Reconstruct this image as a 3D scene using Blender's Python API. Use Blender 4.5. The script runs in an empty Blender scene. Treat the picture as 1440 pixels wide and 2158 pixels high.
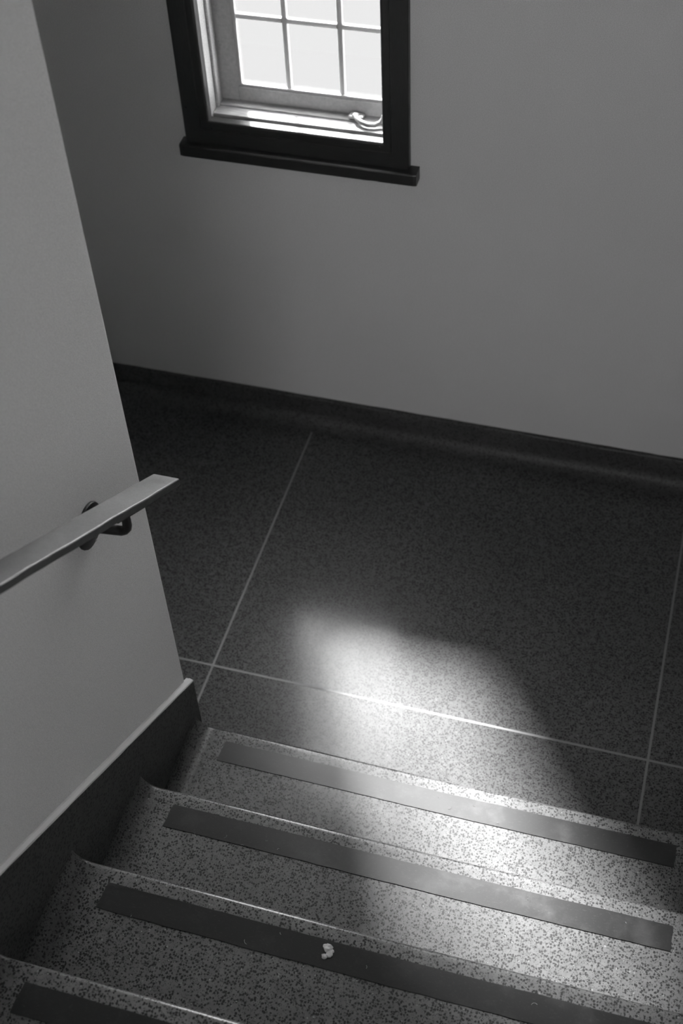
import bpy, bmesh, math, random
from mathutils import Vector, Matrix
random.seed(7)
S = bpy.context.scene
COL = S.collection

# ------------------------------------------------------------------ measures (metres)
RISE, GOING = 0.165, 0.2537          # one step
NSTEPS = 10                          # steps from the landing to the upper floor
YW = 1.125                           # inner face of the window wall
XL = 0.112                           # stair side face of the dividing wall
XR = 1.250                           # face of the right wall
YE = 0.008                           # end of the dividing wall
ZC = 4.9                             # ceiling

# ------------------------------------------------------------------ camera
cam = bpy.data.cameras.new('camera')
cam.sensor_fit = 'HORIZONTAL'
cam.sensor_width = 24.76
cam.lens = 2837.29 / 1440 * 24.76
cam.clip_start = 0.05
cam.dof.use_dof = True
cam.dof.focus_distance = 2.45
cam.dof.aperture_fstop = 4.0
co = bpy.data.objects.new('camera', cam)
COL.objects.link(co)
RM = [[0.95987, 0.27741, -0.04123], [0.18053, -0.72364, -0.66615], [-0.21463, 0.63197, -0.74468]]
xa, ya, za = Vector(RM[0]), -Vector(RM[1]), -Vector(RM[2])
M4 = Matrix.Identity(4)
for i in range(3):
    M4[i][0], M4[i][1], M4[i][2] = xa[i], ya[i], za[i]
M4.translation = Vector((0.97311, -1.43558, 2.64166))
co.matrix_world = M4
S.camera = co

# ------------------------------------------------------------------ sky, sun, lamps, exposure
S.view_settings.view_transform = 'Standard'
S.view_settings.look = 'None'
S.view_settings.exposure = 0.0
S.view_settings.gamma = 1.0
S.view_settings.use_curve_mapping = False
SKY = 27.0
SUN = 41.0
w = bpy.data.worlds.new('hazy_sky')
S.world = w
w.use_nodes = True
nt = w.node_tree
nt.nodes['Background'].inputs['Color'].default_value = (1, 1, 1, 1)
nt.nodes['Background'].inputs['Strength'].default_value = SKY

def light(name, kind, loc, direction, energy, **kw):
    l = bpy.data.lights.new(name, kind)
    l.energy = energy
    for k, v in kw.items():
        setattr(l, k, v)
    o = bpy.data.objects.new(name, l)
    COL.objects.link(o)
    o.location = loc
    o.rotation_euler = Vector(direction).to_track_quat('-Z', 'Y').to_euler()
    return o

light('sun', 'SUN', (-2, 5, 5), (0.57, -1.0, -1.24), SUN, angle=math.radians(8.5))
light('upper_hall_lamp', 'AREA', (0.9, -3.3, 2.7), (-0.12, 0.95, -0.25), 38, shape='RECTANGLE', size=1.2, size_y=0.8)

# ------------------------------------------------------------------ materials
def mat(name, base, rough=0.5, metallic=0.0, ior=1.5, spec=0.5):
    m = bpy.data.materials.new(name)
    m.use_nodes = True
    b = m.node_tree.nodes['Principled BSDF']
    b.inputs['Base Color'].default_value = (base, base, base, 1)
    b.inputs['Roughness'].default_value = rough
    b.inputs['Metallic'].default_value = metallic
    b.inputs['IOR'].default_value = ior
    b.inputs['Specular IOR Level'].default_value = spec
    return m

class N:
    """small node-tree writer"""
    def __init__(s, m):
        s.t = m.node_tree; s.b = s.t.nodes['Principled BSDF']
        s.co = s.t.nodes.new('ShaderNodeTexCoord').outputs['Object']
    def link(s, a, b): s.t.links.new(a, b)
    def noise(s, scale, detail=2, rough=0.5, stretch=None, off=0):
        n = s.t.nodes.new('ShaderNodeTexNoise')
        n.inputs['Scale'].default_value = scale
        n.inputs['Detail'].default_value = detail
        n.inputs['Roughness'].default_value = rough
        mp = s.t.nodes.new('ShaderNodeMapping')
        mp.inputs['Location'].default_value = (off, off * 0.7, off * 0.3)
        if stretch: mp.inputs['Scale'].default_value = stretch
        s.link(s.co, mp.inputs['Vector']); s.link(mp.outputs['Vector'], n.inputs['Vector'])
        return n.outputs['Fac']
    def voro(s, scale, feature='F1', src=None):
        n = s.t.nodes.new('ShaderNodeTexVoronoi')
        n.feature = feature
        n.inputs['Scale'].default_value = scale
        s.link(src or s.co, n.inputs['Vector'])
        return n
    def rng(s, v, a, b, c=0.0, d=1.0):
        n = s.t.nodes.new('ShaderNodeMapRange')
        for k, x in (('From Min', a), ('From Max', b), ('To Min', c), ('To Max', d)):
            n.inputs[k].default_value = x
        s.link(v, n.inputs['Value'])
        return n.outputs['Result']
    def math(s, op, a, b=None):
        n = s.t.nodes.new('ShaderNodeMath'); n.operation = op
        for i, v in enumerate((a, b)):
            if v is None: continue
            if isinstance(v, (int, float)): n.inputs[i].default_value = v
            else: s.link(v, n.inputs[i])
        return n.outputs[0]
    def mix(s, f, a, b):
        n = s.t.nodes.new('ShaderNodeMix'); n.data_type = 'FLOAT'
        for i, v in ((0, f), (2, a), (3, b)):
            if isinstance(v, (int, float)): n.inputs[i].default_value = v
            else: s.link(v, n.inputs[i])
        return n.outputs[0]
    def color(s, v):
        c = s.t.nodes.new('ShaderNodeCombineColor')
        for i in range(3): s.link(v, c.inputs[i])
        s.link(c.outputs[0], s.b.inputs['Base Color'])
    def rough(s, v): s.link(v, s.b.inputs['Roughness'])
    def bump(s, h, strength, dist=0.001):
        n = s.t.nodes.new('ShaderNodeBump')
        n.inputs['Strength'].default_value = strength
        n.inputs['Distance'].default_value = dist
        s.link(h, n.inputs['Height']); s.link(n.outputs[0], s.b.inputs['Normal'])

def terrazzo(name, matrix, chip, rough, cover=0.5, scale=150, pale=0.30, coat=0.0, crough=0.2, spec=0.3):
    m = mat(name, matrix, rough, spec=spec)
    for k_, v_ in (('Coat Weight', coat), ('Coat Roughness', crough)): m.node_tree.nodes['Principled BSDF'].inputs[k_].default_value = v_
    n = N(m)
    # wobble the cells so that the chips look like broken stone
    warp = n.t.nodes.new('ShaderNodeVectorMath'); warp.operation = 'MULTIPLY_ADD'
    wn = n.t.nodes.new('ShaderNodeTexNoise'); wn.inputs['Scale'].default_value = scale * 1.3
    n.link(n.co, wn.inputs['Vector'])
    n.link(wn.outputs['Color'], warp.inputs[0]); warp.inputs[1].default_value = (0.004, 0.004, 0.004)
    n.link(n.co, warp.inputs[2])
    v = n.voro(scale, 'F1', warp.outputs[0])
    sep = n.t.nodes.new('ShaderNodeSeparateColor'); n.link(v.outputs['Color'], sep.inputs[0])
    dist = n.rng(v.outputs['Distance'], 0.40, 0.56, 1, 0)
    pick = n.rng(sep.outputs[0], 1 - cover - 0.03, 1 - cover + 0.03)
    chipmask = n.math('MULTIPLY', dist, pick)
    v2 = n.voro(scale * 2.1, 'F1', warp.outputs[0])
    sep2 = n.t.nodes.new('ShaderNodeSeparateColor'); n.link(v2.outputs['Color'], sep2.inputs[0])
    small = n.math('MULTIPLY', n.rng(v2.outputs['Distance'], 0.38, 0.5, 1, 0), n.rng(sep2.outputs[0], 0.66, 0.70))
    mask = n.math('MAXIMUM', chipmask, n.math('MULTIPLY', small, 0.8))
    light_ = n.math('MULTIPLY', n.rng(v.outputs['Distance'], 0.2, 0.42, 1, 0), n.rng(sep.outputs[1], 0.955, 0.975))
    cloud = n.rng(n.noise(3.0, 3), 0.3, 0.7, 0.9, 1.1)
    base = n.math('MULTIPLY', n.mix(n.rng(n.noise(60, 2), 0.3, 0.7), matrix * 0.85, matrix * 1.15), cloud)
    val = n.mix(mask, base, chip)
    val = n.mix(light_, val, pale)
    at = n.t.nodes.new('ShaderNodeAttribute'); at.attribute_name = 'cove_shade'      # painted shade along the coves: darkens colour, takes off the coat
    shade = at.outputs['Fac']
    n.color(n.math('MULTIPLY', val, n.rng(shade, 0, 1, 1, 0.38)))
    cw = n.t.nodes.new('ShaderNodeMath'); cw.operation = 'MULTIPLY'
    n.link(n.rng(shade, 0, 1, 1, 0.0), cw.inputs[0]); cw.inputs[1].default_value = coat
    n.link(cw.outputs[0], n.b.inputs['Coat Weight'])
    n.rough(n.math('ADD', n.mix(mask, rough, rough + 0.03), n.rng(n.noise(7, 4, off=3), 0.3, 0.7, -0.03, 0.04)))
    n.bump(mask, 0.10, 0.0003)
    return m

def plaster(name, base):
    m = mat(name, base, 0.75, spec=0.3)
    n = N(m)
    v = n.mix(n.rng(n.noise(600, 2), 0.25, 0.75), base * 0.78, base * 1.22)
    n.color(n.math('MULTIPLY', v, n.rng(n.noise(1.6, 3), 0.3, 0.7, 0.97, 1.03)))
    n.bump(n.noise(260, 3), 0.22, 0.0012)
    return m

def wood(name, base, rough, stretch, spec=0.5, vary=0.3):
    m = mat(name, base, rough, spec=spec)
    n = N(m)
    g = n.noise(38, 4, 0.6, stretch=stretch)
    n.color(n.mix(n.rng(g, 0.3, 0.7), base * (1 - vary), base * (1 + vary * 1.15)))
    n.rough(n.rng(n.noise(25, 3, off=2), 0.3, 0.7, rough - 0.05, rough + 0.08))
    n.bump(g, 0.12, 0.0006)
    return m

def rubber():
    m = mat('anti_slip_rubber', 0.03, 0.33, spec=0.36)
    m.node_tree.nodes['Principled BSDF'].inputs['Coat Weight'].default_value = 0.2
    m.node_tree.nodes['Principled BSDF'].inputs['Coat Roughness'].default_value = 0.22
    n = N(m)
    scuff = n.rng(n.noise(13, 6, 0.7, off=5), 0.52, 0.75)
    fine = n.rng(n.noise(160, 3, 0.6, stretch=(1, 2, 1)), 0.58, 0.78)
    n.color(n.math('ADD', n.mix(scuff, 0.012, 0.030), n.math('MULTIPLY', fine, 0.02)))
    n.rough(n.mix(scuff, 0.30, 0.38))
    n.bump(n.noise(500, 2), 0.15, 0.0004)
    return m

MT = dict(
    terr=terrazzo('terrazzo', 0.105, 0.006, 0.42, 0.58, 225, 0.22, coat=0.50, crough=0.16, spec=0.28),
    terrf=terrazzo('landing_terrazzo', 0.078, 0.010, 0.40, 0.55, 250, 0.16, coat=0.50, crough=0.16, spec=0.12),
    terrv=terrazzo('skirting_terrazzo', 0.055, 0.018, 0.5, 0.4, 190, 0.09),
    wall=plaster('painted_plaster', 0.60),
    wallr=plaster('pale_plaster', 0.80),
    div=plaster('divider_plaster', 0.69),
    ceil=mat('ceiling_paint', 0.7, 0.9),
    wood=wood('dark_stained_wood', 0.016, 0.36, (1, 12, 12)),
    woodv=wood('dark_stained_wood_upright', 0.016, 0.36, (12, 12, 1)),
    rail=wood('handrail_wood', 0.060, 0.42, (10, 1, 10)),
    railside=wood('handrail_edge_wood', 0.02, 0.35, (10, 1, 10)),
    iron=mat('black_iron', 0.008, 0.45, 0.0, spec=0.3),
    zinc=mat('divider_zinc', 0.17, 0.5, 0.5),
    cap=mat('skirting_cap_paint', 0.42, 0.5),
    sash=wood('sash_paint', 0.38, 0.4, (3, 3, 3), vary=0.12),
    sill=wood('sill_paint', 0.30, 0.35, (1, 8, 8)),
    bar=mat('glazing_bar_paint', 0.45, 0.4),
    brass=mat('worn_metal', 0.35, 0.35, 0.6),
    paper=mat('paper_scrap', 0.45, 0.8),
    lint=mat('lint', 0.30, 0.8),
    rub=rubber(),
    ground=mat('asphalt_paving', 0.0285, 0.9, spec=0.0),
    stone=mat('outer_wall_render', 0.5, 0.9),
)
g = bpy.data.materials.new('window_glass'); g.use_nodes = True
t = g.node_tree; t.nodes.clear()
out = t.nodes.new('ShaderNodeOutputMaterial')
gl = t.nodes.new('ShaderNodeBsdfGlossy'); gl.inputs['Roughness'].default_value = 0.02
tr = t.nodes.new('ShaderNodeBsdfTransparent'); tr.inputs['Color'].default_value = (0.93, 0.93, 0.93, 1)
fr = t.nodes.new('ShaderNodeFresnel'); fr.inputs['IOR'].default_value = 1.45
ge = t.nodes.new('ShaderNodeNewGeometry')          # thin pane: no total reflection at the second face
mi = t.nodes.new('ShaderNodeMix'); mi.data_type = 'FLOAT'
mi.inputs[2].default_value = 1.45; mi.inputs[3].default_value = 1 / 1.45
t.links.new(ge.outputs['Backfacing'], mi.inputs[0]); t.links.new(mi.outputs[0], fr.inputs['IOR'])
mx = t.nodes.new('ShaderNodeMixShader')
t.links.new(fr.outputs[0], mx.inputs[0]); t.links.new(tr.outputs[0], mx.inputs[1]); t.links.new(gl.outputs[0], mx.inputs[2])
t.links.new(mx.outputs[0], out.inputs[0])
MT['glass'] = g

# ------------------------------------------------------------------ building helpers
def obj(name, bm, m, parent=None, smooth=False, kind=None):
    me = bpy.data.meshes.new(name)
    bmesh.ops.recalc_face_normals(bm, faces=bm.faces)
    bm.to_mesh(me); bm.free()
    me.materials.append(m)
    if smooth:
        for p in me.polygons: p.use_smooth = True
        me.set_sharp_from_angle(angle=math.radians(40))
    o = bpy.data.objects.new(name, me)
    COL.objects.link(o)
    if parent: o.parent = parent
    if kind: o['kind'] = kind
    return o

def empty(name, kind=None, label=None, cat=None, group=None):
    o = bpy.data.objects.new(name, None); COL.objects.link(o)
    if kind: o['kind'] = kind
    if label: o['label'] = label
    if cat: o['category'] = cat
    if group: o['group'] = group
    return o

def add_box(bm, x0, x1, y0, y1, z0, z1):
    v = [bm.verts.new(p) for p in ((x0, y0, z0), (x1, y0, z0), (x1, y1, z0), (x0, y1, z0),
                                   (x0, y0, z1), (x1, y0, z1), (x1, y1, z1), (x0, y1, z1))]
    for f in ((0, 3, 2, 1), (4, 5, 6, 7), (0, 1, 5, 4), (1, 2, 6, 5), (2, 3, 7, 6), (3, 0, 4, 7)):
        bm.faces.new([v[i] for i in f])

def box(*a, bevel=0.0, seg=2):
    bm = bmesh.new(); add_box(bm, *a)
    if bevel:
        bmesh.ops.bevel(bm, geom=bm.edges[:], offset=bevel, segments=seg, affect='EDGES', profile=0.5)
    return bm

def prism(prof, frames):
    """sweep a closed profile: frames is a list of functions (u, v) -> point"""
    bm = bmesh.new(); rings = []
    for f in frames:
        rings.append([bm.verts.new(f(u, v)) for u, v in prof])
    n = len(prof)
    for a, b in zip(rings, rings[1:]):
        for i in range(n):
            bm.faces.new((a[i], a[(i + 1) % n], b[(i + 1) % n], b[i]))
    bm.faces.new(rings[0][::-1]); bm.faces.new(rings[-1])
    return bm

def tube(pts, radii, seg=14, flat=None):
    """round bar through pts, radius per point"""
    bm = bmesh.new(); rings = []
    pts = [Vector(p) for p in pts]
    up = Vector((0.1, 1, 0.05)).normalized()
    for i, p in enumerate(pts):
        d = (pts[min(i + 1, len(pts) - 1)] - pts[max(i - 1, 0)]).normalized()
        a = d.cross(up).normalized(); b = d.cross(a).normalized()
        r = radii[i] if isinstance(radii, (list, tuple)) else radii
        rings.append([bm.verts.new(p + a * r * math.cos(2 * math.pi * k / seg) + b * r * math.sin(2 * math.pi * k / seg)) for k in range(seg)])
    for A, B in zip(rings, rings[1:]):
        for k in range(seg):
            bm.faces.new((A[k], A[(k + 1) % seg], B[(k + 1) % seg], B[k]))
    bm.faces.new(rings[0][::-1]); bm.faces.new(rings[-1])
    return bm

def lathe_x(prof, cx, cy, cz, seg=28):
    """turned piece around an axis along x; prof = [(x offset, radius)]"""
    bm = bmesh.new(); rings = []
    for dx, r in prof:
        rings.append([bm.verts.new((cx + dx, cy + r * math.cos(2 * math.pi * k / seg), cz + r * math.sin(2 * math.pi * k / seg))) for k in range(seg)])
    for A, B in zip(rings, rings[1:]):
        for k in range(seg):
            bm.faces.new((A[k], A[(k + 1) % seg], B[(k + 1) % seg], B[k]))
    bm.faces.new(rings[0][::-1]); bm.faces.new(rings[-1])
    return bm

# ------------------------------------------------------------------ the shell
YB = -5.2                      # back of the upper hall
XFL = -1.35                    # left wall of the stairwell
OUT = YW + 0.17                # outer face of the window wall
# window opening in the wall
WX0, WX1, WZ0, WZ1 = -0.166, 0.315, 0.896, 2.63
bm = bmesh.new()
for b in ((XFL - .15, WX0, YW, OUT, -.35, ZC), (WX1, XR + .15, YW, OUT, -.35, ZC),
          (WX0, WX1, YW, OUT, -.35, WZ0), (WX0, WX1, YW, OUT, WZ1, ZC)):
    add_box(bm, *b)
bmesh.ops.remove_doubles(bm, verts=bm.verts, dist=1e-5)
obj('wall_back', bm, MT['wall'], kind='structure')
obj('wall_right', box(XR, XR + .15, YB, YW, -.35, ZC), MT['wallr'], kind='structure')
obj('wall_left', box(XFL - .15, XFL, YB, YW, -.35, ZC), MT['wall'], kind='structure')
obj('wall_front', box(XFL - .15, XR + .15, YB - .15, YB, -.35, ZC), MT['wall'], kind='structure')
obj('ceiling', box(XFL - .15, XR + .15, YB - .15, OUT, ZC, ZC + .15), MT['ceil'], kind='structure')
# dividing wall between the flights, with a softly rounded plaster arris
bm = bmesh.new()
add_box(bm, -.09, XL, YB, YE, 0, ZC)
ed = [e for e in bm.edges if abs(e.verts[0].co.z - e.verts[1].co.z) > 1 and abs(e.verts[0].co.y - YE) < 1e-4]
bmesh.ops.bevel(bm, geom=ed, offset=0.006, segments=4, affect='EDGES', profile=0.5)
obj('wall_divider', bm, MT['div'], kind='structure', smooth=True)

# ------------------------------------------------------------------ landing floor: slab > terrazzo panels and divider strips
fl = obj('floor', box(XFL, XR, YB, YW, -.2, -.02), MT['ceil'], kind='structure')
XD = [XFL, 0.0485, 1.0852, XR]
YD = 0.2565
HW = 0.0028
for i in range(3):
    for (y0, y1) in ((-0.6 if i == 0 else -.02, YD - HW), (YD + HW, YW - .001)):
        obj('terrazzo_panel', box(XD[i] + HW, XD[i + 1] - HW, y0, y1, -.02, 0), MT['terrf'], fl)
obj('divider_strip', box(XFL, XR, YD - HW, YD + HW, -.02, .0004), MT['zinc'], fl)
for i in (1, 2):
    obj('divider_strip', box(XD[i] - HW, XD[i] + HW, YD + HW, YW, -.02, .0004), MT['zinc'], fl)
    obj('divider_strip', box(XD[i] - HW, XD[i] + HW, -.02, YD - HW, -.02, .0003), MT['zinc'], fl)

# ------------------------------------------------------------------ stair flight
def wear(x, d):
    """foot wear: how far the worn tread dips, d = distance back from the nose"""
    return 0.0045 * math.exp(-((x - 0.74) / 0.30) ** 2) * math.exp(-(d / 0.13) ** 2)

CR = 0.042                       # radius of the cove between tread and skirting
XS0, XS1 = XL + .011, XR - .011  # skirting faces
def cross():
    """points across the tread: (x, height above the tread)"""
    p = []
    for k in range(9):
        a = math.radians(8 + 82 * k / 8)
        p.append((XS0 + CR - CR * math.cos(a - math.radians(8) * (1 - k / 8)), CR - CR * math.sin(a)))
    xa_, xb_ = XS0 + CR, XS1 - CR
    for k in (.15, .35, .6): p.append((xa_ + .03 * k, 0))
    for k in range(1, 28): p.append((xa_ + (xb_ - xa_) * k / 28, 0))
    for (x, h) in p[8::-1]: p.append((XS0 + XS1 - x, h))
    return p
CROSS = cross()
NR = 0.009
def step_mesh(k):
    """k = 1 is the lowest; nose at y = -(k-1)*GOING, top at k*RISE"""
    y0, z = -(k - 1) * GOING, k * RISE
    prof = [(-GOING - .03, 0), (-GOING * .8, 0), (-.16, 0), (-.12, 0), (-.09, 0), (-.06, 0), (-.04, 0), (-.025, 0), (-.015, 0)]
    for j in range(7):
        a = math.pi / 2 * j / 6
        prof.append((-NR + NR * math.sin(a), -NR + NR * math.cos(a)))
    prof += [(-.002, -.03), (-.022, -RISE + .004), (-.022, -RISE)]
    bm = bmesh.new(); rows = []
    for (x, h) in CROSS:
        rows.append([bm.verts.new((x, y0 + dy, z + dz + (h if dz > -.1 else 0) - (wear(x, -dy) if dz > -.1 else 0))) for dy, dz in prof])
    for A, B in zip(rows, rows[1:]):
        for i in range(len(prof) - 1):
            bm.faces.new((A[i], A[i + 1], B[i + 1], B[i]))
    # back and underside close the block
    back = [bm.verts.new((x, y0 - GOING - .03, z - RISE)) for x, h in CROSS]
    for i in range(len(CROSS) - 1):
        bm.faces.new((rows[i][0], rows[i + 1][0], back[i + 1], back[i]))
        bm.faces.new((back[i], back[i + 1], rows[i + 1][-1], rows[i][-1]))
    bm.faces.new(rows[0] + [back[0]]); bm.faces.new(rows[-1][::-1] + [back[-1]])
    return bm

stairs = empty('stair_flight', label='terrazzo stairs with dark anti-slip strips going down to the landing', cat='stairs')
S1, S2, SX0, SX1 = 0.0310, 0.0802, 0.2016, 1.160
def strip_mesh(k):
    y0, z = -(k - 1) * GOING, k * RISE
    bm = bmesh.new(); nx, ny = 40, 5
    jit = random.Random(k)
    top = []; bot = []
    for i in range(nx + 1):
        x = SX0 + (SX1 - SX0) * i / nx
        ta, ba = [], []
        for j in range(ny + 1):
            d = S1 + (S2 - S1) * j / ny
            jx = 0.0
            if j == 0: d += jit.uniform(-.0006, .0006)
            if j == ny: d += jit.uniform(-.0005, .0005)
            e = 0.0015
            xx = x + (jit.uniform(-.001, .001) if i in (0, nx) else 0) - (0.004 * (j / ny) if i == 0 else 0)
            ta.append(bm.verts.new((xx, y0 - d, z - wear(x, d) + e)))
            ba.append(bm.verts.new((xx, y0 - d, z - wear(x, d) - .002)))
        top.append(ta); bot.append(ba)
    for i in range(nx):
        for j in range(ny):
            bm.faces.new((top[i][j], top[i + 1][j], top[i + 1][j + 1], top[i][j + 1]))
            bm.faces.new((bot[i][j], bot[i][j + 1], bot[i + 1][j + 1], bot[i + 1][j]))
        bm.faces.new((top[i][0], bot[i][0], bot[i + 1][0], top[i + 1][0]))
        bm.faces.new((top[i][ny], top[i + 1][ny], bot[i + 1][ny], bot[i][ny]))
    for j in range(ny):
        bm.faces.new((top[0][j], top[0][j + 1], bot[0][j + 1], bot[0][j]))
        bm.faces.new((top[nx][j], bot[nx][j], bot[nx][j + 1], top[nx][j + 1]))
    return bm
for k in range(1, NSTEPS + 1):
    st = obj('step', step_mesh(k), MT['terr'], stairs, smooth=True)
    ga = st.data.attributes.new('cove_shade', 'FLOAT', 'POINT')  # shade put into the tread colour, fading out away from each skirting
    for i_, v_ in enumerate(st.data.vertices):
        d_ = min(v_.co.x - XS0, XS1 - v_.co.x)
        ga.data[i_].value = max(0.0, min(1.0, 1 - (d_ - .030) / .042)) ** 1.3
    s = obj('anti_slip_strip', strip_mesh(k), MT['rub'], st, smooth=True)
    s['label'] = 'dark rubber anti-slip strip set near the nose'
# upper hall floor at the top of the flight
YT = -NSTEPS * GOING
obj('floor', box(XL, XR, YB, YT - .034, NSTEPS * RISE - .2, NSTEPS * RISE), MT['terr'], kind='structure')

# ------------------------------------------------------------------ skirtings
SL = RISE / GOING
SKH = 0.140                     # height of the skirting above the nosing line, along the face
def skirt(xw, sgn, name):
    """sloping terrazzo skirting on the wall face xw, sgn = +1 faces +x"""
    xf = xw + sgn * .012
    def top(y): return RISE + SKH - y * SL if y < 0.0 else RISE + SKH - y * SL
    ya_, yb_ = YE + .013, YT
    bm = bmesh.new()
    ys = [ya_ - (ya_ - yb_) * i / 20 for i in range(21)]
    rings = []
    for y in ys:
        zt = top(y)
        rings.append([bm.verts.new(p) for p in ((xw - sgn * .004, y, zt - .25 - (RISE if y < .01 else .2)), (xf, y, zt - .25 - (RISE if y < .01 else .2)), (xf, y, zt - .003), (xf - sgn * .003, y, zt), (xw - sgn * .004, y, zt))])
    for v in rings[0][:2]: v.co.z = 0.0
    n = 5
    for A, B in zip(rings, rings[1:]):
        for i in range(n): bm.faces.new((A[i], A[(i + 1) % n], B[(i + 1) % n], B[i]))
    bm.faces.new(rings[0][::-1]); bm.faces.new(rings[-1])
    o = obj(name, bm, MT['terrv'], kind='structure')
    # painted fillet that closes the top edge against the plaster
    bm = bmesh.new(); rings = []
    jit = random.Random(3)
    for i in range(81):
        y = ya_ - (ya_ - yb_) * i / 80
        zt = top(y); j = jit.uniform(-.0006, .0006)
        rings.append([bm.verts.new(p) for p in ((xw - sgn * .003, y, zt - .001), (xf - sgn * .001, y, zt - .001),
                      (xf + sgn * (.0006 + j), y, zt + .001), (xf - sgn * .0005, y, zt + .0045 + j), (xw + sgn * .0045, y, zt + .0085 + j),
                      (xw + sgn * .0030, y, zt + .0065), (xw - sgn * .003, y, zt + .0065))])
    n = 7
    for A, B in zip(rings, rings[1:]):
        for i in range(n): bm.faces.new((A[i], A[(i + 1) % n], B[(i + 1) % n], B[i]))
    bm.faces.new(rings[0][::-1]); bm.faces.new(rings[-1])
    c = obj('skirting_cap', bm, MT['cap'], o, smooth=True)
    c['label'] = 'pale painted fillet along the top edge'
    return o, top
o, topf = skirt(XL, 1, 'baseboard_divider')
# cove-footed return of the skirting around the wall end, down to the landing
zt = topf(YE + .013)
prof = [(YE - .03, 0), (YE + .052, 0)]
prof = [(YE - .002, 0.0)] + [(YE + .012 + .035 * (1 - math.sin(a)), .035 * (1 - math.cos(a))) for a in [math.pi / 2 * i / 6 for i in range(7)]] + [(YE + .012, zt - .003), (YE + .010, zt), (YE - .002, zt)]
bm = bmesh.new(); rings = []
for x in (-.10, XS0 - .001):
    rings.append([bm.verts.new((x, y, z)) for y, z in prof])
n = len(prof)
for i in range(n): bm.faces.new((rings[0][i], rings[0][(i + 1) % n], rings[1][(i + 1) % n], rings[1][i]))
bm.faces.new(rings[0][::-1]); bm.faces.new(rings[1])
obj('skirting_return', bm, MT['terrv'], o, smooth=True)
skirt(XR, -1, 'baseboard_right')

# back skirting with a cove foot
ZB = 0.0888; BT = 0.012; C2 = 0.040
prof = [(YW, 0.0002)] + [(YW - BT - C2 * (1 - math.sin(a)), C2 * (1 - math.cos(a)) + .0004) for a in [math.pi / 2 * i / 8 for i in range(9)]] + [(YW - BT, ZB - .003), (YW - BT + .003, ZB), (YW, ZB)]
bm = bmesh.new(); rings = []
jit = random.Random(11)
for i in range(61):
    x = XFL + (XR - XFL) * i / 60
    rings.append([bm.verts.new((x, y, z + (jit.uniform(-.0008, .0008) if z > ZB - .01 else 0))) for y, z in prof])
n = len(prof)
for A, B in zip(rings, rings[1:]):
    for i in range(n): bm.faces.new((A[i], A[(i + 1) % n], B[(i + 1) % n], B[i]))
bm.faces.new(rings[0][::-1]); bm.faces.new(rings[-1])
obj('baseboard_back', bm, MT['terrv'], kind='structure', smooth=True)
obj('baseboard_side', box(XR - .012, XR, YE + .013, YW - .012, 0, ZB, bevel=.002), MT['terrv'], kind='structure')

# ------------------------------------------------------------------ window
win = empty('window_1', kind='structure', label='small-paned window with dark wood casing above the landing')
CX0, CX1, CZ0 = -0.2206, 0.322, 0.868      # outer edges of the casing
IX0, IX1, IZ0 = -0.158, 0.266, 0.9317     # inner edges
CZ1, IZ1 = 2.66, 2.60
FY = YW - .018
def casing_prof():
    # (distance inward from the outer edge, y)
    w_ = IX0 - CX0
    return [(0, YW + .001), (0, FY + .002), (.002, FY), (w_ - .022, FY), (w_ - .020, FY + .0035), (w_ - .006, FY + .0035),
            (w_ - .0035, FY + .0042), (w_ - .0015, FY + .0055), (w_ - .0004, FY + .0072), (w_, FY + .0095), (w_ - .0005, YW + .008), (w_ - .03, YW + .008), (w_ - .03, YW + .001)]
P = casing_prof()
def sweep_casing(side):
    if side == 'left': fr = [lambda u, v: (CX0 + u, v, CZ0 + u), lambda u, v: (CX0 + u, v, CZ1 - u)]
    if side == 'right': fr = [lambda u, v: (CX1 - u, v, CZ0 + u), lambda u, v: (CX1 - u, v, CZ1 - u)]
    if side == 'bottom': fr = [lambda u, v: (CX0 + u, v, CZ0 + u), lambda u, v: (CX1 - u, v, CZ0 + u)]
    if side == 'top': fr = [lambda u, v: (CX0 + u, v, CZ1 - u), lambda u, v: (CX1 - u, v, CZ1 - u)]
    return prism(P, fr)
for side in ('left', 'right', 'bottom', 'top'):
    obj('casing', sweep_casing(side), MT['wood' if side in ('bottom', 'top') else 'woodv'], win)
# ledge under the casing, its edge a little chipped
bm = bmesh.new(); rings = []
lp = [(YW + .001, .840), (YW - .030, .8395), (YW - .0345, .8405), (YW - .036, .8425), (YW - .036, .8675), (YW - .0345, .8700), (YW - .032, .8712), (YW + .001, .8725)]
lx0, lx1 = -0.2328, 0.3432
for i in range(72):
    x = lx0 + (lx1 - lx0) * i / 71
    rings.append([[x, y, z] for y, z in lp])
for i in (58, 59): 
    rings[i][1][2] += .003; rings[i][2][2] += .004; rings[i][1][1] += .004; rings[i][2][1] += .003
for i in (0, 71):
    for q in rings[i]:
        q[1] = min(YW + .001, q[1] + .002) if q[1] < YW else q[1]
rv = [[bm.verts.new(q) for q in r_] for r_ in rings]
n = len(lp)
for A, B in zip(rv, rv[1:]):
    for i in range(n): bm.faces.new((A[i], A[(i + 1) % n], B[(i + 1) % n], B[i]))
bm.faces.new(rv[0][::-1]); bm.faces.new(rv[-1])
obj('window_ledge', bm, MT['wood'], win)

SY = YW + .080                  # room side of the sash
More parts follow.
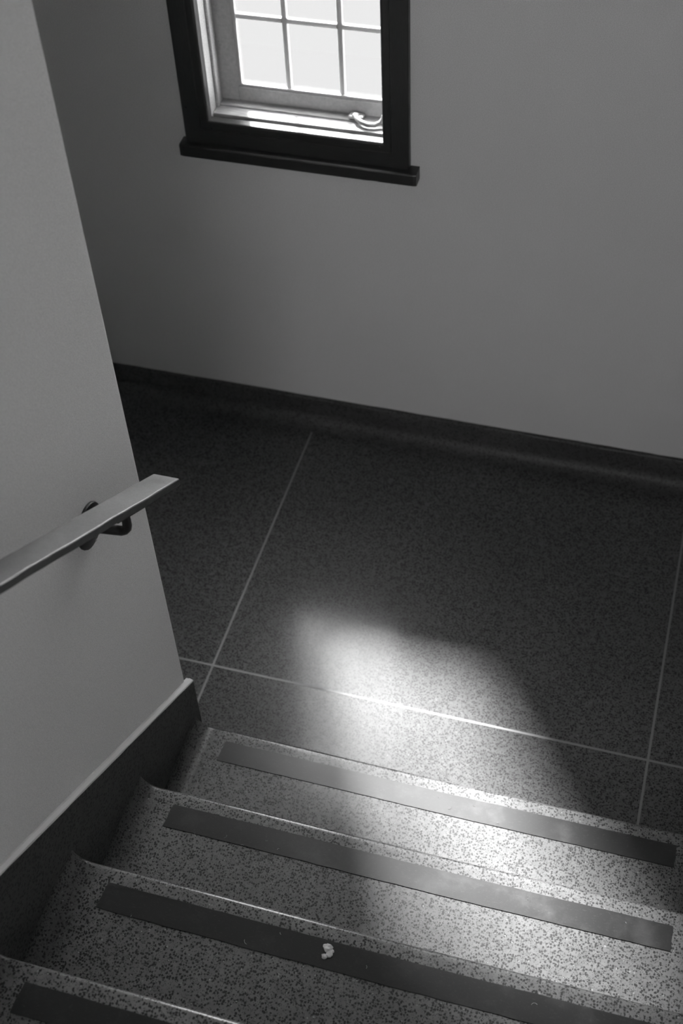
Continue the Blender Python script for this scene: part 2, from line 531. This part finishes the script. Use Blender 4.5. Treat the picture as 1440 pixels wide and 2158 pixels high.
# jambs and sill of the recess
def stepped_jamb(x0, s):
    # reveal with a stop bead in front of the sash; s = direction into the opening
    bm = bmesh.new()
    xo = WX0 if s > 0 else WX1
    add_box(bm, *(sorted((xo, x0))), YW + .013, OUT + .01, .916, 2.62)
    add_box(bm, *(sorted((x0, x0 + s * .006))), YW + .048, SY - .001, .928, 2.61)
    bmesh.ops.bevel(bm, geom=bm.edges[:], offset=.0015, segments=2, affect='EDGES')
    return bm
obj('jamb', stepped_jamb(IX0 - .003, 1), MT['sill'], win, smooth=True)
obj('jamb', stepped_jamb(0.309, -1), MT['sill'], win, smooth=True)
obj('head', box(WX0, WX1, YW + .013, OUT + .01, 2.605, 2.63), MT['sill'], win)
bm = box(IX0 - .003, 0.309, YW + .024, SY + .03, .901, .9300, bevel=.003)
add_box(bm, IX0 - .003, 0.309, YW + .057, SY + .01, .929, .9340)
obj('sill_board', bm, MT['sill'], win, smooth=True)
obj('outer_sill', box(WX0, WX1, SY + .03, OUT + .02, .870, .897), MT['stone'], win)
obj('sill_gap_liner', box(IX0 - .003, 0.309, YW + .009, YW + .023, .897, .900), MT['iron'], win)

# sash
sash = obj('sash', bmesh.new(), MT['sash'], win)
GX0, GX1, GZ0 = -0.1116, 0.261, 0.9722
SZ1 = 2.604
bm = bmesh.new()
for a in ((IX0 - .001, GX0, SY, SY + .016, .9345, SZ1), (GX1, .307, SY, SY + .016, .9345, SZ1),
          (GX0, GX1, SY, SY + .016, .9345, GZ0), (GX0, GX1, SY, SY + .016, SZ1 - .045, SZ1)):
    add_box(bm, *a)
bmesh.ops.bevel(bm, geom=bm.edges[:], offset=.002, segments=2, affect='EDGES')
me = sash.data; bm.to_mesh(me); bm.free()
GY = SY + .012
def bead(x0, x1, z0, z1, ax):
    return box(x0, x1, SY + .003, GY, z0, z1, bevel=.0025)
b = .008
for a in ((GX0 - .001, GX0 + b, GZ0, SZ1 - .045), (GX1 - b, GX1 + .001, GZ0, SZ1 - .045), (GX0, GX1, GZ0 - .001, GZ0 + b - .002), (GX0, GX1, SZ1 - .053, SZ1 - .044)):
    obj('glazing_bead', bead(*a, 0), MT['bar'], sash, smooth=True)
MX = [0.0101, 0.1389]
MH = .0065
def bar_v(x, z0, z1):
    p = [(-MH, GY - .001), (-MH * .8, GY - .004), (0, GY - .0065), (MH * .8, GY - .004), (MH, GY - .001), (MH, GY + .0035), (-MH, GY + .0035)]
    return prism(p, [lambda u, v: (x + u, v, z0), lambda u, v: (x + u, v, z1)])
def bar_h(z, x0, x1):
    p = [(-MH, GY - .001), (-MH * .8, GY - .004), (0, GY - .0065), (MH * .8, GY - .004), (MH, GY - .001), (MH, GY + .0035), (-MH, GY + .0035)]
    return prism(p, [lambda u, v: (x0, v, z + u), lambda u, v: (x1, v, z + u)])
for x in MX: obj('muntin', bar_v(x, GZ0, SZ1 - .045), MT['bar'], sash)
PH = 0.1770
MZ = [1.1436 + PH * i for i in range(8)]
xs_ = [GX0, MX[0] - MH, MX[0] + MH, MX[1] - MH, MX[1] + MH, GX1]
for z in MZ:
    for i in (0, 2, 4): obj('muntin', bar_h(z, xs_[i], xs_[i + 1]), MT['bar'], sash)
zs_ = [GZ0] + MZ + [SZ1 - .045]
for i in (0, 2, 4):
    for a, c in zip(zs_, zs_[1:]):
        obj('pane', box(xs_[i], xs_[i + 1], GY, GY + .003, a + (MH if a > GZ0 else 0), c - (MH if c < SZ1 - .05 else 0)), MT['glass'], sash)
# screws on the sash stile and casing
def screw(x, y, z, r, parent, m):
    bm = bmesh.new()
    bmesh.ops.create_uvsphere(bm, u_segments=12, v_segments=6, radius=r)
    bmesh.ops.scale(bm, vec=(1, .4, 1), verts=bm.verts)
    bmesh.ops.translate(bm, vec=(x, y, z), verts=bm.verts)
    return obj('screw', bm, m, parent, smooth=True)
screw(-.1461, SY, 1.072, .0035, sash, MT['brass'])
screw(-.1490, SY, 1.081, .0028, sash, MT['brass'])
for (x, z) in ((-.151, .914), (.254, .920), (-.2095, .962)):
    screw(x, FY + .0005, z, .0028, win, MT['iron'])
# casement operator on the sill: housing, curved arm, knob
op = obj('window_crank', box(.159, .195, SY - .022, SY - .001, .934, .944, bevel=.004), MT['brass'], win, smooth=True)
hub = lathe_x([(0, .004), (0, .0085), (.004, .0095), (.010, .0085), (.013, .004)], 0, 0, 0)
bmesh.ops.rotate(hub, cent=(0, 0, 0), matrix=Matrix.Rotation(-math.pi / 2, 3, 'Y'), verts=hub.verts)
bmesh.ops.translate(hub, vec=(.175, YW + .066, .936), verts=hub.verts)
obj('hub', hub, MT['brass'], op, smooth=True)
arm = [(0.1748, YW + 0.064, 0.9432), (0.1818, YW + 0.052, 0.9432), (0.1948, YW + 0.042, 0.9412), (0.2108, YW + 0.038, 0.9392), (0.2268, YW + 0.040, 0.9392), (0.2378, YW + 0.047, 0.9422), (0.2428, YW + 0.053, 0.9492), (0.2438, YW + 0.056, 0.9572)]
obj('crank_arm', tube(arm, [.006, .0062, .0062, .006, .0056, .0054, .005, .004], 12), MT['brass'], op, smooth=True)

# ------------------------------------------------------------------ handrail
hr = empty('handrail', label='flat wooden handrail on black iron bracket along the dividing wall', cat='handrail')
RX0, RW, RY, RZ, RT = 0.160, 0.049, -0.027, 0.989, 0.021
RSL = 0.655
def rail_frame(y):
    jit = .0006 * math.sin(y * 31) + .0004 * math.sin(y * 83 + 1)
    return lambda u, v: (RX0 + u + (jit if u > .02 else 0), y, RZ + (RY - y) * RSL + v)
rp = [(.0005, -.0012), (.0015, 0), (RW - .0030, 0), (RW - .0018, -.0004), (RW - .0008, -.0012), (RW - .0002, -.0024), (RW, -.0040), (RW, -RT + .006), (RW - .006, -RT), (.006, -RT), (0, -RT + .006), (0, -.003)]
ysr = [RY] + [RY - .02 * i for i in range(1, 115)]
rb = prism(rp, [rail_frame(y) for y in ysr])
r_o = obj('rail', rb, MT['rail'], hr)
def bracket(yb):
    zb = RZ + (RY - yb) * RSL - RT          # underside of the rail here
    o = obj('bracket', lathe_x([(-.004, .040), (.002, .041), (.005, .040), (.008, .034), (.011, .022), (.016, .013), (.018, .009)], XL, yb + .002, zb - .057), MT['iron'], hr, smooth=True)
    pts = [(XL + .012, yb, zb - .056), (XL + .030, yb, zb - .054), (XL + .050, yb, zb - .052), (XL + .061, yb, zb - .0505), (XL + .067, yb, zb - .047),
           (XL + .0715, yb, zb - .041), (XL + .0735, yb, zb - .033), (XL + .074, yb, zb - .022), (XL + .0735, yb, zb - .004)]
    obj('bracket_arm', tube(pts, [.0095, .0088, .0084, .0083, .0082, .0080, .0078, .0076, .0076], 16), MT['iron'], o, smooth=True)
    def pf(y):
        return lambda u, v: (XL + .064 + u, y, RZ + (RY - y) * RSL - RT - .006 + v)
    pp = [(0, .006), (0, .002), (.003, 0), (.022, 0), (.025, .002), (.025, .006)]
    obj('saddle_plate', prism(pp, [pf(yb - .045), pf(yb + .055)]), MT['iron'], o)
    obj('screw', lathe_x([(0, .003), (.0015, .0022), (.002, .0005)], XL + .008, yb, zb - .036, 10), MT['brass'], o, smooth=True)
    obj('screw', lathe_x([(0, .003), (.0015, .0022), (.002, .0005)], XL + .008, yb, zb - .088, 10), MT['brass'], o, smooth=True)
bracket(-.185)
bracket(-1.25)

# ------------------------------------------------------------------ small things on the steps
def scrap(x, y, z):
    bm = bmesh.new()
    rr = random.Random(4)
    for (dx, dy, s) in ((0, .005, .0075), (.004, -.004, .0062), (-.003, -.010, .0048), (-.007, .007, .0034), (.007, .001, .0036)):
        ret = bmesh.ops.create_icosphere(bm, subdivisions=2, radius=s)
        for v in ret['verts']:
            v.co = Vector((v.co.x * rr.uniform(.8, 1.25) + dx, v.co.y * rr.uniform(.8, 1.25) + dy, v.co.z * rr.uniform(.25, .7) + .0025))
    bmesh.ops.translate(bm, vec=(x, y, z), verts=bm.verts)
    o = obj('paper_scrap', bm, MT['paper'])
    o['label'] = 'tiny crumpled white scrap on the third anti-slip strip'
    o['category'] = 'scrap'
scrap(.6035, -.5576, 3 * RISE + .001 - wear(.6035, .05))
bm = bmesh.new()
rr = random.Random(9)
spots = [(.641, .141, 1), (.655, .128, 1), (.67, .045, 1), (.805, .070, 1), (.70, .062, 1), (.75, .05, 1), (.27, .079, 2), (.32, .070, 2), (.36, .083, 2), (.40, .055, 2),
         (.43, .072, 2), (.30, .095, 3), (.26, .079, 3), (.52, .040, 3), (.67, .06, 3), (.95, .052, 3), (.90, .05, 2), (1.08, .045, 2), (.47, .068, 3)]
for (x, d, k) in spots:
    y, z = -(k - 1) * GOING - d, k * RISE + .0022 - wear(x, d)
    a, R_, L_ = rr.uniform(0, 6.28), rr.uniform(.003, .007), rr.uniform(.8, 2.4)
    pts = [Vector((x + R_ * math.cos(a + L_ * i / 5), y + R_ * math.sin(a + L_ * i / 5), z)) for i in range(6)]
    t_ = tube(pts, .00032, 4)
    tmp = bpy.data.meshes.new('t'); t_.to_mesh(tmp); t_.free(); bm.from_mesh(tmp); bpy.data.meshes.remove(tmp)
o = obj('lint', bm, MT['lint'], kind='stuff')
o['label'] = 'scattered curls of lint and dust on the steps'; o['category'] = 'lint'

# ------------------------------------------------------------------ outside
obj('ground', box(-14, 14, OUT + .02, 30, -3.2, -3.0), MT['ground'], kind='structure')
